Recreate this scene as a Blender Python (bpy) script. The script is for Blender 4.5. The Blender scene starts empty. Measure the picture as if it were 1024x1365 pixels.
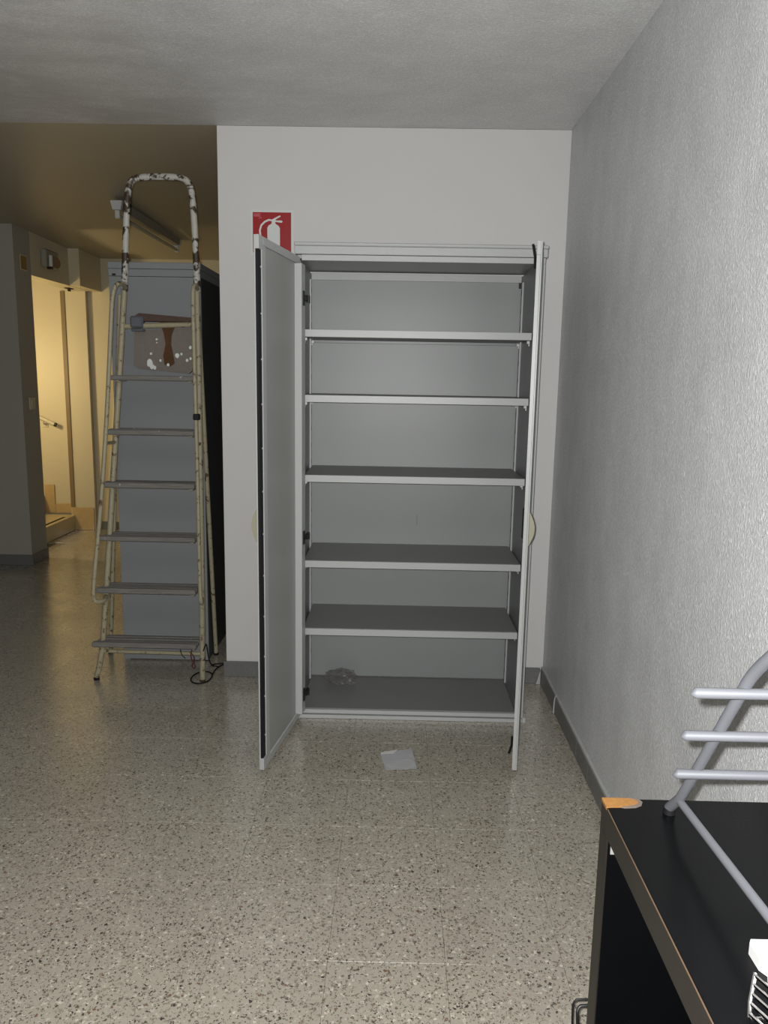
import bpy, bmesh, math, random
from mathutils import Vector, Matrix, noise
random.seed(7)
S = bpy.context.scene
COL = S.collection

# ------------------------------------------------------------------ camera
CAM = Vector((-0.7463, -3.6205, 1.4637))
YAW, PITCH, ROLL, FPX = -0.0124, 0.1717, -0.0173, 1032.84
cam = bpy.data.cameras.new('camera')
cam_o = bpy.data.objects.new('camera', cam)
COL.objects.link(cam_o)
fwd = Vector((math.sin(YAW)*math.cos(PITCH), math.cos(YAW)*math.cos(PITCH), -math.sin(PITCH)))
rgt = Vector((math.cos(YAW), -math.sin(YAW), 0))
dwn = fwd.cross(rgt)
r2 = math.cos(ROLL)*rgt + math.sin(ROLL)*dwn
d2 = -math.sin(ROLL)*rgt + math.cos(ROLL)*dwn
rot = Matrix((r2, -d2, -fwd)).transposed()
cam_o.matrix_world = Matrix.Translation(CAM) @ rot.to_4x4()
cam.sensor_fit = 'VERTICAL'
cam.sensor_height = 36.0
cam.lens = FPX/1365*36.0
cam.clip_start = 0.02
cam.clip_end = 60
S.camera = cam_o

# ------------------------------------------------------------------ world, lights, exposure
w = bpy.data.worlds.new('world')
S.world = w
w.use_nodes = True
w.node_tree.nodes['Background'].inputs[0].default_value = (0.9, 0.95, 1.0, 1)
w.node_tree.nodes['Background'].inputs[1].default_value = 0.004

fl = bpy.data.lights.new('phone_flash', 'SPOT')      # the phone's own flash, beside its lens
fl.energy = 215
fl.color = (1.0, 0.996, 0.985)
fl.spot_size = math.radians(165)
fl.spot_blend = 0.35
fl.shadow_soft_size = 0.008
fl_o = bpy.data.objects.new('phone_flash', fl)
COL.objects.link(fl_o)
fl_o.matrix_world = Matrix.Translation(CAM - r2*0.022 - d2*0.022) @ rot.to_4x4()

sl = bpy.data.lights.new('stairwell_lamp', 'POINT')  # warm lamp over the stairs, out of sight behind the pillar
sl.energy = 33
sl.color = (1.0, 0.80, 0.44)
sl.shadow_soft_size = 0.09
sl_o = bpy.data.objects.new('stairwell_lamp', sl)
COL.objects.link(sl_o)
sl_o.location = (-4.40, 2.56, 1.50)

S.view_settings.view_transform = 'Standard'
S.view_settings.look = 'None'
S.view_settings.exposure = 0.0
S.view_settings.gamma = 1.0
S.view_settings.use_curve_mapping = False
S.cycles.max_bounces = 8
S.cycles.diffuse_bounces = 2
S.cycles.transparent_max_bounces = 12

# ------------------------------------------------------------------ materials
def lin(c):
    return tuple((v/255/12.92 if v/255 <= 0.04045 else ((v/255+0.055)/1.055)**2.4) for v in c)

class NT:
    def __init__(s, name):
        s.m = bpy.data.materials.new(name); s.m.use_nodes = True
        s.t = s.m.node_tree; s.b = s.t.nodes['Principled BSDF']
    def n(s, t, **kw):
        nd = s.t.nodes.new(t)
        for k, v in kw.items():
            setattr(nd, k, v)
        return nd
    def l(s, a, b): s.t.links.new(a, b)
    def pos(s, scale=(1, 1, 1)):
        g = s.n('ShaderNodeNewGeometry'); mp = s.n('ShaderNodeMapping')
        mp.inputs['Scale'].default_value = scale
        s.l(g.outputs['Position'], mp.inputs['Vector']); return mp.outputs[0]
    def noise(s, vec, scale, detail=3, rough=0.55, dist=0.0):
        nd = s.n('ShaderNodeTexNoise')
        nd.inputs['Scale'].default_value = scale; nd.inputs['Detail'].default_value = detail
        nd.inputs['Roughness'].default_value = rough; nd.inputs['Distortion'].default_value = dist
        s.l(vec, nd.inputs['Vector']); return nd
    def ramp(s, fac, stops, interp='LINEAR'):
        r = s.n('ShaderNodeValToRGB'); cr = r.color_ramp; cr.interpolation = interp
        while len(cr.elements) < len(stops): cr.elements.new(0.5)
        for e, (p, c) in zip(cr.elements, stops):
            e.position = p; e.color = (c, c, c, 1) if isinstance(c, (int, float)) else (*c[:3], 1)
        s.l(fac, r.inputs[0]); return r.outputs[0]
    def mix(s, fac, a, b, mode='MIX'):
        m = s.n('ShaderNodeMix', data_type='RGBA', blend_type=mode)
        for sock, v in ((m.inputs[0], fac), (m.inputs[6], a), (m.inputs[7], b)):
            if isinstance(v, (int, float)): sock.default_value = v
            elif isinstance(v, tuple): sock.default_value = (*v[:3], 1)
            else: s.l(v, sock)
        return m.outputs[2]
    def math(s, op, a, b=0.0):
        m = s.n('ShaderNodeMath', operation=op)
        for sock, v in ((m.inputs[0], a), (m.inputs[1], b)):
            if isinstance(v, (int, float)): sock.default_value = v
            else: s.l(v, sock)
        return m.outputs[0]
    def bump(s, h, strength=0.5, dist=0.002):
        b = s.n('ShaderNodeBump'); b.inputs['Strength'].default_value = strength
        b.inputs['Distance'].default_value = dist
        s.l(h, b.inputs['Height']); s.l(b.outputs[0], s.b.inputs['Normal'])
    def base(s, v):
        if isinstance(v, tuple): s.b.inputs['Base Color'].default_value = (*v[:3], 1)
        else: s.l(v, s.b.inputs['Base Color'])
    def set(s, rough=0.5, metal=0.0, spec=0.5):
        s.b.inputs['Roughness'].default_value = rough; s.b.inputs['Metallic'].default_value = metal
        s.b.inputs['Specular IOR Level'].default_value = spec

def plain(name, col, rough=0.5, metal=0.0, spec=0.5, var=0.12, vs=9, bump=0.0):
    k = NT(name); p = k.pos()
    nz = k.noise(p, vs, 4)
    d = tuple(c*(1-var) for c in col); u = tuple(min(1, c*(1+var)) for c in col)
    k.base(k.mix(nz.outputs[0], d, u)); k.set(rough, metal, spec)
    if bump:
        k.bump(k.noise(p, 180, 3).outputs[0], bump, 0.001)
    return k.m

def gotele(name, col, stretch, wet=None):
    """sprayed grainy plaster: small raised drops, a few with a glint painted into the colour"""
    k = NT(name); p = k.pos(stretch)
    a = k.noise(p, 170, 3, 0.65, 0.8); b = k.noise(p, 70, 3, 0.6, 0.5)
    big = k.noise(k.pos(stretch), 7, 5, 0.65)
    drops = k.ramp(a.outputs[0], [(0.44, 0.0), (0.66, 1.0)])
    h = k.math('ADD', drops, k.math('MULTIPLY', b.outputs[0], 0.9))
    k.bump(h, 0.75, 0.0022)
    d = tuple(c*0.76 for c in col)
    c1 = k.mix(drops, d, col)
    c2 = k.mix(k.ramp(big.outputs[0], [(0.32, 0.86), (0.66, 1.0)]), (0.02, 0.02, 0.02), c1)
    g2 = k.noise(p, 120, 2, 0.5)
    gl = k.ramp(g2.outputs[0], [(0.65, 0.0), (0.73, 0.9)])  # glints imitated by scattered paler spots in the base colour
    c2 = k.mix(gl, c2, tuple(min(0.9, c*1.5) for c in col))
    if wet:
        st = k.noise(k.pos((0.8, 1.6, 1)), 2.6, 5, 0.65, 0.9)
        g = k.n('ShaderNodeNewGeometry'); sep = k.n('ShaderNodeSeparateXYZ'); k.l(g.outputs['Position'], sep.inputs[0])
        mr = k.n('ShaderNodeMapRange'); mr.inputs[1].default_value = -0.9; mr.inputs[2].default_value = -2.3
        k.l(sep.outputs[0], mr.inputs[0])
        m = k.math('MULTIPLY', k.ramp(st.outputs[0], [(0.40, 0.0), (0.60, 0.8)]), mr.outputs[0])
        c2 = k.mix(m, c2, tuple(c*0.55 for c in col))
    k.base(c2); k.set(0.38, 0, 0.5)
    return k.m

def terrazzo(name, grout=False):
    k = NT(name); p = k.pos()
    jn = k.noise(p, 130, 2)
    warp = k.n('ShaderNodeMix', data_type='VECTOR'); warp.inputs[0].default_value = 0.016
    k.l(p, warp.inputs[4]); k.l(jn.outputs['Color'], warp.inputs[5])
    pv = warp.outputs[1]
    fine = k.noise(p, 160, 3); big = k.noise(p, 1.6, 4)
    col = k.mix(fine.outputs[0], lin((162, 155, 140)), lin((190, 183, 168)))
    def layer(col, scale, size, stops, keep):
        v = k.n('ShaderNodeTexVoronoi', feature='F1'); v.inputs['Scale'].default_value = scale
        k.l(pv, v.inputs['Vector'])
        sep = k.n('ShaderNodeSeparateColor'); k.l(v.outputs['Color'], sep.inputs[0])
        rad = k.math('MULTIPLY', sep.outputs[0], size)
        inside = k.math('LESS_THAN', v.outputs['Distance'], rad)
        on = k.math('MULTIPLY', inside, k.math('LESS_THAN', sep.outputs[1], keep))
        cc = k.ramp(sep.outputs[2], stops, 'CONSTANT')
        return k.mix(on, col, cc)
    col = layer(col, 120, 0.60, [(0, lin((200, 194, 178))), (0.35, lin((150, 140, 122))), (0.7, lin((132, 122, 106))), (0.9, lin((215, 208, 190)))], 0.75)
    col = layer(col, 175, 0.55, [(0, lin((88, 82, 74))), (0.35, lin((124, 115, 102))), (0.78, lin((64, 60, 56)))], 0.65)
    col = layer(col, 105, 0.46, [(0, lin((92, 84, 74))), (0.5, lin((66, 60, 55))), (0.85, lin((124, 96, 80)))], 0.30)
    col = k.mix(k.ramp(big.outputs[0], [(0.3, 0.86), (0.68, 1.0)]), lin((60, 50, 38)), col)
    k.base(col); k.set(0.26, 0, 0.5)
    k.b.inputs['Coat Weight'].default_value = 1.0; k.b.inputs['Coat Roughness'].default_value = 0.22; k.b.inputs['Coat IOR'].default_value = 1.6
    rr = k.ramp(k.noise(p, 4, 4).outputs[0], [(0.3, 0.20), (0.7, 0.36)])
    k.l(rr, k.b.inputs['Roughness'])
    k.bump(fine.outputs[0], 0.05, 0.0004)
    return k.m

def chipped(name, paint, under, lo, hi, rough=0.5, scale=38):
    k = NT(name); p = k.pos()
    a = k.noise(p, scale, 5, 0.7, 0.5); b = k.noise(p, 14, 4, 0.6)
    m = k.ramp(k.math('ADD', k.math('MULTIPLY', a.outputs[0], 0.65), k.math('MULTIPLY', b.outputs[0], 0.35)), [(lo, 1.0), (hi, 0.0)])
    fin = k.noise(p, 60, 3)
    pc = k.mix(fin.outputs[0], tuple(c*0.75 for c in paint), paint)
    k.base(k.mix(m, pc, under)); k.set(rough, 0, 0.5)
    k.bump(m, 0.4, 0.0006)
    return k.m

def weathered(name, col, axis_scale=(4, 60, 60)):
    k = NT(name); p = k.pos(axis_scale)
    a = k.noise(p, 3, 4, 0.7); s = k.noise(k.pos(), 26, 4, 0.7)
    c = k.mix(a.outputs[0], tuple(v*0.40 for v in col), tuple(min(1, v*1.5) for v in col))
    sp = k.ramp(s.outputs[0], [(0.66, 0.0), (0.72, 1.0)])
    k.base(k.mix(sp, c, lin((196, 192, 184)))); k.set(0.75, 0, 0.3)
    k.bump(a.outputs[0], 0.4, 0.001)
    return k.m

M = {}
M['white_plaster'] = plain('white_plaster', lin((212, 211, 208)), 0.55, 0, 0.4, 0.03, 2.5, 0.06)
M['gotele_wall'] = gotele('gotele_wall', (0.86, 0.87, 0.875), (1.0, 1.0, 0.6))
M['gotele_ceiling'] = gotele('gotele_ceiling', (0.90, 0.90, 0.89), (0.7, 1.0, 1.0), wet=True)
M['cream_ceiling'] = plain('cream_ceiling', lin((178, 170, 150)), 0.42, 0, 0.45, 0.06, 3, 0.05)
M['cream_plaster'] = plain('cream_plaster', lin((208, 196, 166)), 0.5, 0, 0.4, 0.05, 2, 0.05)
M['pillar_plaster'] = plain('pillar_plaster', lin((168, 164, 152)), 0.55, 0, 0.4, 0.05, 2, 0.05)
M['terrazzo'] = terrazzo('terrazzo')
M['grout'] = plain('grout', lin((140, 132, 116)), 0.8, 0, 0.2, 0.2, 40)
M['skirting'] = plain('grey_terrazzo_skirting', lin((112, 112, 110)), 0.35, 0, 0.5, 0.28, 90)
M['skirting_cream'] = plain('cream_skirting_tile', lin((196, 168, 118)), 0.18, 0, 0.5, 0.12, 30)
M['skirting_mortar'] = plain('skirting_mortar', lin((176, 176, 172)), 0.75, 0, 0.3, 0.15, 30, 0.3)
M['stair_stone'] = plain('polished_stair_stone', lin((206, 188, 148)), 0.16, 0, 0.55, 0.12, 30)
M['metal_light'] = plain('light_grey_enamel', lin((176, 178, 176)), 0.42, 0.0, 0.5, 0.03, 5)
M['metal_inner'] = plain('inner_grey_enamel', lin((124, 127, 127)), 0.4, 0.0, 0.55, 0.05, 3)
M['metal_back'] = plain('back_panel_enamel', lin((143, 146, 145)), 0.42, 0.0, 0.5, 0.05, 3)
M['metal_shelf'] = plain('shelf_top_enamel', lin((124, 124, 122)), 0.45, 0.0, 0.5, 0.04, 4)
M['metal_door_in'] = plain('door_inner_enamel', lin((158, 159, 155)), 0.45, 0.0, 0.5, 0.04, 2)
M['black'] = plain('black_rubber', (0.006, 0.006, 0.007), 0.6, 0, 0.3, 0.1)
M['black_metal'] = plain('black_metal', (0.012, 0.012, 0.012), 0.35, 0.2, 0.5, 0.1)
M['zinc'] = plain('zinc_pin', (0.72, 0.73, 0.72), 0.3, 0.6, 0.5, 0.05)
M['white_plastic'] = plain('white_plastic', (0.62, 0.62, 0.61), 0.3, 0, 0.5, 0.03)
M['beige_plastic'] = plain('beige_plastic', lin((150, 147, 126)), 0.45, 0, 0.5, 0.04)
M['sign_red'] = plain('sign_red', lin((156, 4, 14)), 0.4, 0, 0.5, 0.02)
M['sign_white'] = plain('sign_white', lin((214, 219, 214)), 0.45, 0, 0.4, 0.02)
M['sign_pink'] = plain('sign_print', lin((216, 120, 126)), 0.45, 0, 0.4, 0.02)
M['locker_grey'] = plain('locker_grey', lin((134, 136, 138)), 0.45, 0, 0.45, 0.04, 4)
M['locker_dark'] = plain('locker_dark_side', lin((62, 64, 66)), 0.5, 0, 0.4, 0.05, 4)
M['cream_paint'] = chipped('chipped_cream_paint', lin((168, 160, 132)), lin((80, 60, 40)), 0.40, 0.45)
M['white_paint'] = chipped('flaking_white_paint', lin((196, 194, 184)), lin((62, 48, 36)), 0.492, 0.525, scale=24)
M['step_wood'] = weathered('weathered_grey_wood', lin((122, 119, 114)))
M['platform_brown'] = chipped('stained_platform', lin((122, 113, 105)), lin((176, 168, 156)), 0.30, 0.335, 0.6, 22)
M['drip_brown'] = plain('brown_paint_drip', lin((84, 58, 32)), 0.3, 0, 0.6, 0.3, 40)
M['rust_board'] = plain('rusty_brown_edge', lin((76, 56, 46)), 0.6, 0, 0.4, 0.35, 40)
M['clamp_grey'] = plain('dark_grey_clamp', lin((112, 116, 124)), 0.35, 0.4, 0.5, 0.2, 40)
M['black_laminate'] = plain('black_laminate', (0.0030, 0.0032, 0.0036), 0.26, 0, 0.16, 0.12, 30)
M['brown_black_edge'] = plain('brown_black_edge', (0.021, 0.018, 0.015), 0.45, 0, 0.3, 0.08, 20)
M['worn_edge'] = plain('worn_brown_edge', lin((92, 72, 54)), 0.5, 0, 0.4, 0.3, 40)
M['chipboard'] = plain('raw_chipboard', lin((152, 108, 58)), 0.75, 0, 0.3, 0.35, 110, 0.4)
M['torn_rim'] = plain('torn_laminate_rim', lin((110, 98, 90)), 0.6, 0, 0.4, 0.2, 60)
M['silver'] = plain('silver_lacquer', (0.145, 0.15, 0.165), 0.55, 0.1, 0.35, 0.05, 20)
M['silver_dark'] = plain('silver_underside', (0.12, 0.12, 0.125), 0.5, 0.4, 0.5, 0.05, 20)
M['chrome'] = plain('chrome_wire', (0.8, 0.78, 0.76), 0.12, 1.0, 0.5, 0.03)
M['warm_plastic'] = plain('yellowed_plastic', lin((206, 196, 168)), 0.4, 0, 0.5, 0.05)
M['lamp_housing'] = plain('lamp_housing', lin((150, 146, 132)), 0.4, 0, 0.5, 0.05)
M['tube_glass'] = plain('unlit_tube', lin((196, 190, 170)), 0.2, 0, 0.5, 0.03)
M['smoke_lens'] = plain('smoked_lens', lin((134, 106, 72)), 0.25, 0, 0.5, 0.08)
M['yellow_print'] = plain('yellowed_notice', lin((150, 122, 58)), 0.5, 0, 0.4, 0.1)
M['recess_shade_brown'] = plain('recess_shade_brown', lin((132, 112, 80)), 0.5, 0, 0.4, 0.08)
M['red_cord'] = plain('red_cord', lin((84, 44, 48)), 0.5, 0, 0.4, 0.2)

def film(name, tint, alpha, rough):
    k = NT(name); p = k.pos()
    k.base(tint); k.set(rough, 0, 0.8)
    k.b.inputs['Alpha'].default_value = alpha
    k.bump(k.noise(p, 55, 4).outputs[0], 0.35, 0.004)
    return k.m
M['clear_film'] = film('clear_film', (0.22, 0.21, 0.20), 0.36, 0.12)
M['milky_film'] = film('milky_film', lin((206, 207, 209)), 0.66, 0.3)
M['seal_film'] = film('seal_film', lin((222, 222, 222)), 0.45, 0.3)
M['white_flap'] = film('white_flap', lin((225, 225, 222)), 0.85, 0.35)

# ------------------------------------------------------------------ mesh helpers
class MB:
    def __init__(s): s.v, s.f, s.mi = [], [], []
    def add(s, vs, fs, mi=0):
        o = len(s.v); s.v += [tuple(v) for v in vs]
        s.f += [tuple(i+o for i in f) for f in fs]; s.mi += [mi]*len(fs)
    def box(s, a, b, bev=0.0, mi=0):
        x0, y0, z0 = [min(p, q) for p, q in zip(a, b)]; x1, y1, z1 = [max(p, q) for p, q in zip(a, b)]
        bm = bmesh.new()
        bmesh.ops.create_cube(bm, size=1)
        for v in bm.verts:
            v.co = ((x0+x1)/2+v.co.x*(x1-x0), (y0+y1)/2+v.co.y*(y1-y0), (z0+z1)/2+v.co.z*(z1-z0))
        if bev > 0:
            bev = min(bev, (x1-x0)*.45, (y1-y0)*.45, (z1-z0)*.45)
            bmesh.ops.bevel(bm, geom=bm.edges[:], offset=bev, segments=1, affect='EDGES', profile=0.5)
        bm.verts.index_update()
        s.add([v.co[:] for v in bm.verts], [[v.index for v in f.verts] for f in bm.faces], mi)
        bm.free()
        return s
    def prism(s, poly, axis, a, b, mi=0):
        """poly: 2-D outline extruded along axis from a to b"""
        n = len(poly)
        def P(p, t):
            return (t, p[0], p[1]) if axis == 'x' else ((p[0], t, p[1]) if axis == 'y' else (p[0], p[1], t))
        vs = [P(p, a) for p in poly]+[P(p, b) for p in poly]
        fs = [list(range(n))[::-1], list(range(n, 2*n))]+[[i, (i+1) % n, n+(i+1) % n, n+i] for i in range(n)]
        s.add(vs, fs, mi); return s
    def tube(s, pts, r, seg=10, sm=0, mi=0, closed=False):
        P = [Vector(p) for p in pts]
        R = list(r) if isinstance(r, (list, tuple)) else [r]*len(P)
        for _ in range(sm):
            Q, q = [P[0]], [R[0]]
            for i in range(len(P)-1):
                Q += [P[i].lerp(P[i+1], .25), P[i].lerp(P[i+1], .75)]
                q += [R[i]*.75+R[i+1]*.25, R[i]*.25+R[i+1]*.75]
            Q.append(P[-1]); q.append(R[-1]); P, R = Q, q
        n = len(P); vs = []; fs = []; prev = None
        for i in range(n):
            if closed: t = (P[(i+1) % n]-P[i-1])
            else: t = P[min(i+1, n-1)]-P[max(i-1, 0)]
            t = t.normalized()
            if prev is None:
                u = t.cross(Vector((0, 0, 1)))
                if u.length < 0.2: u = t.cross(Vector((0, 1, 0)))
            else: u = prev-t*prev.dot(t)
            u.normalize(); prev = u; b = t.cross(u)
            for k in range(seg):
                an = 2*math.pi*k/seg
                vs.append(P[i]+(u*math.cos(an)+b*math.sin(an))*R[i])
        for i in range(n if closed else n-1):
            j = (i+1) % n
            for k in range(seg):
                fs.append([i*seg+k, i*seg+(k+1) % seg, j*seg+(k+1) % seg, j*seg+k])
        if not closed:
            fs.append(list(range(seg))[::-1]); fs.append([(n-1)*seg+k for k in range(seg)])
        s.add(vs, fs, mi); return s
    def build(s, name, mat, parent=None, smooth=False, mw=None):
        me = bpy.data.meshes.new(name)
        v = s.v if mw is None else [tuple(mw @ Vector(p)) for p in s.v]
        me.from_pydata(v, [], s.f); me.update()
        for m in (mat if isinstance(mat, (list, tuple)) else [mat]): me.materials.append(m)
        for p, i in zip(me.polygons, s.mi): p.material_index = i
        bm = bmesh.new(); bm.from_mesh(me)
        bmesh.ops.recalc_face_normals(bm, faces=bm.faces[:]); bm.to_mesh(me); bm.free()
        if smooth:
            for p in me.polygons: p.use_smooth = True
            try: me.set_sharp_from_angle(angle=math.radians(40))
            except Exception: pass
        o = bpy.data.objects.new(name, me); COL.objects.link(o)
        if parent is not None:
            o.parent = parent
            o.matrix_parent_inverse = wm(parent).inverted()
        return o

def wm(o):
    return (wm(o.parent) @ o.matrix_parent_inverse if o.parent else Matrix()) @ o.matrix_basis

def tag(o, label=None, cat=None, group=None, kind=None):
    if label: o['label'] = label
    if cat: o['category'] = cat
    if group: o['group'] = group
    if kind: o['kind'] = kind
    return o

def empty(name, loc, label, cat, group=None, kind=None):
    o = bpy.data.objects.new(name, None); COL.objects.link(o)
    o.location = loc; o.empty_display_size = 0.05
    return tag(o, label, cat, group, kind)

def box(name, a, b, mat, parent=None, bev=0.0):
    return MB().box(a, b, bev).build(name, mat, parent)

# ------------------------------------------------------------------ the setting
fl_ = box('floor', (-6.2, -5.2, -0.12), (0.1, 5.2, -0.010), M['grout'])
tag(fl_, 'speckled beige terrazzo floor of small square tiles', 'floor', kind='structure')
T = 0.30
tile_me = None
X0, Y0 = 0.008, 0.224          # a joint passes x=-0.292, y=-0.976
def to_px(p):
    d = Vector(p)-CAM; z = d.dot(fwd)
    return (512+FPX*d.dot(r2)/z, 682.5+FPX*d.dot(d2)/z) if z > 0.1 else None
def visible(x, y):
    hit = 0
    for dx in (0, .5, 1):
        for dy in (0, .5, 1):
            q = to_px((x+dx*T, y+dy*T, 0))
            if q and -45 < q[0] < 1060 and q[1] < 1420: hit = 1
    if not hit: return False
    if x > -1.65 and y > 0.02: return False                 # behind the back wall
    if x+T < -3.55 and y < 2.9 and y > 2.13: return False   # under the pillar and first stair
    if x+T < -3.85: return False
    if y+T > 3.9: return False
    if x > -0.42 and y+T < -2.55: return False              # beneath the shelving unit
    return True
ntile = 0
for i in range(-16, 1):
    for j in range(-12, 13):
        x, y = X0+i*T-(0.0), Y0+j*T
        if not visible(x, y): continue
        if tile_me is None:
            o = MB().box((0.0003, 0.0003, -0.0095), (T-0.0003, T-0.0003, 0), 0.0004).build('floor_tile', M['terrazzo'], fl_)
            tile_me = o.data
        else:
            o = bpy.data.objects.new('floor_tile', tile_me); COL.objects.link(o); o.parent = fl_
        o.location = (x, y, random.uniform(-0.0002, 0.0))
        ntile += 1
print('tiles', ntile)

tag(box('wall_right', (0, -5.2, -0.12), (0.15, 0.14, 2.75), M['gotele_wall']),
    'grey sprayed plaster wall running along the right side', 'wall', kind='structure')
tag(box('wall_back', (-1.553, 0, -0.12), (-0.0005, 0.14, 2.539), M['white_plaster']),
    'smooth white wall behind the open metal cabinet', 'wall', kind='structure')
tag(box('ceiling', (-6.2, -5.2, 2.54), (-0.0005, 0.0, 2.70), M['gotele_ceiling']),
    'rough sprayed plaster ceiling over the front room', 'ceiling', kind='structure')
cb = MB().prism([(0.0005, 2.541), (3.9, 2.466), (3.9, 2.72), (0.0005, 2.72)], 'x', -3.52, 0.0)
cb.prism([(0.0005, 2.541), (2.1345, 2.500), (2.1345, 2.72), (0.0005, 2.72)], 'x', -6.2, -3.5205)
tag(cb.build('ceiling', M['cream_ceiling']), 'smooth cream ceiling over the rear passage', 'ceiling', kind='structure')

# pillar, lintel and boxed beam: the left wall around the stair opening
wl = box('wall_left', (-6.2, 2.135, -0.1), (-3.51, 2.395, 2.78), M['pillar_plaster'])
tag(wl, 'grey pillar and wall with stair opening at left', 'wall', kind='structure')
wt = box('wall_lintel', (-3.66, 2.3952, 2.180), (-3.511, 3.515, 2.78), M['cream_plaster'])
tag(wt, 'cream wall and boxed beam above the stair opening', 'wall', kind='structure')
box('boxed_beam', (-3.5108, 3.09, 2.182), (-3.42, 3.569, 2.60), M['cream_plaster'], wt)
wp = box('wall_pilaster', (-3.775, 3.52, -0.1), (-3.55, 3.569, 2.79), M['cream_plaster'])
tag(wp, 'narrow cream pilaster at far side of the stair opening', 'wall', kind='structure')
tag(box('recess_shade_strip', (-3.774, 3.510, 0.216), (-3.738, 3.5195, 2.179), M['recess_shade_brown'], wp), 'brown strip painting the shaded recess along the pilaster edge')  # flat brown strip stands in for the recess's shadow
wf = box('wall_far', (-3.549, 3.57, -0.1), (-1.2, 3.72, 2.75), M['cream_plaster'])
tag(wf, 'warm lit cream wall at the far end of passage', 'wall', kind='structure')
ws = box('wall_stairwell', (-6.2, 3.60, -0.1), (-3.776, 3.75, 3.1), M['cream_plaster'])
tag(ws, 'brightly lit cream wall of the stairwell', 'wall', kind='structure')
tag(box('wall_stair_end', (-6.3, 2.3955, -0.1), (-6.2, 3.75, 3.1), M['cream_plaster']), 'cream end wall of stairwell', 'wall', kind='structure')
tag(box('ceiling', (-6.2, 2.3955, 3.0), (-3.661, 3.599, 3.1), M['cream_plaster']), 'cream ceiling of the stairwell', 'ceiling', kind='structure')
tag(box('wall_stair_front', (-3.66, 2.3955, 2.781), (-3.60, 3.599, 2.999), M['cream_plaster']), 'plaster above the stair opening', 'wall', kind='structure')

# baseboards, piece by piece
def baseboard(name, label, segs, mat, mort=None):
    a, b = segs[0]
    root = None
    for k, (a, b) in enumerate(segs):
        if root is None:
            root = bpy.data.objects.new(name, None); COL.objects.link(root); root.location = (0, 0, 0)
            root.empty_display_size = 0.05
            tag(root, label, 'baseboard', kind='structure')
        box('skirting_tile', a, b, mat, root, 0.0015)
    return root
segs = []
y = -0.005
ys = [-0.0135, -0.37, -0.77, -0.955, -1.36, -1.76, -2.16, -2.56, -2.96, -3.36]
for a, b in zip(ys[:-1], ys[1:]):
    d = random.uniform(-0.001, 0.001)
    segs.append(((-0.0005, a-0.0008, 0.0005), (-0.013+d, b+0.0008, 0.079+d)))
br = baseboard('baseboard_right', 'dark grey skirting tiles along the right wall', segs, M['skirting'])
m = MB()
yy = -0.02
while yy > -3.3:                                                   # uneven plaster bead on top of the tiles
    L = 0.06
    hgt = 0.011+0.004*noise.noise(Vector((yy*7, 1, 0)))
    m.box((-0.0005, yy, 0.079), (-0.0125, yy-L, 0.079+hgt))
    yy -= L
m.build('plaster_bead', M['skirting_mortar'], br)
m = MB()
m.prism([(-0.0145, 0.002), (-0.036, 0.002), (-0.030, 0.02), (-0.022, 0.055), (-0.0145, 0.072)], 'y', -0.0142, -0.026)
m.build('plaster_blob', M['skirting_mortar'], br)
segs = [((-1.566, -0.0005, 0.0005), (-1.19, -0.0125, 0.0785)), ((-1.1885, -0.0005, 0.0005), (-0.80, -0.0125, 0.0795)),
        ((-0.7985, -0.0005, 0.0005), (-0.41, -0.0125, 0.079)), ((-0.4085, -0.0005, 0.0005), (-0.0145, -0.0125, 0.0785))]
baseboard('baseboard_back', 'grey skirting tiles under the white back wall', segs, M['skirting'])
segs = [((-4.45, 2.1345, 0.0005), (-3.99, 2.122, 0.079)), ((-3.988, 2.1345, 0.0005), (-3.4985, 2.122, 0.079)),
        ((-3.5095, 2.1225, 0.0005), (-3.498, 2.394, 0.079))]
baseboard('baseboard_left', 'grey skirting tiles round the foot of the pillar', segs, M['skirting'])
segs = [((-3.548, 3.5695, 0.0005), (-3.10, 3.558, 0.075)), ((-3.098, 3.5695, 0.0005), (-2.65, 3.558, 0.075)), ((-2.648, 3.5695, 0.0005), (-2.2, 3.558, 0.075))]
baseboard('baseboard_far', 'grey skirting tiles under the far cream wall', segs, M['skirting'])

# stairs beyond the opening
st = empty('staircase', (-3.74, 3.2, 0), 'beige polished stone stairs climbing left beyond the doorway', 'stairs')
box('step', (-3.74, 2.40, 0.0005), (-4.05, 3.518, 0.142), M['stair_stone'], st, 0.004)
box('step', (-4.0505, 2.40, 0.0005), (-4.36, 3.59, 0.31), M['stair_stone'], st, 0.004)
box('step', (-4.3605, 2.40, 0.0005), (-4.67, 3.59, 0.48), M['stair_stone'], st, 0.004)
box('step', (-4.6705, 2.40, 0.0005), (-4.98, 3.59, 0.65), M['stair_stone'], st, 0.004)
tag(box('anti_slip_strip', (-3.775, 2.55, 0.1425), (-3.80, 3.38, 0.1445), M['black'], st), 'thin dark strip near the tread edge')
box('skirting_tile', (-3.79, 3.5985, 0.143), (-3.955, 3.586, 0.235), M['skirting_cream'], st, 0.002)
box('skirting_tile', (-3.957, 3.5985, 0.143), (-4.0495, 3.586, 0.415), M['skirting_cream'], st, 0.002)
sk = box('skirting_tile', (-3.765, 3.519, 0.0005), (-3.56, 3.509, 0.215), M['skirting_cream'], wp, 0.002)

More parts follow.
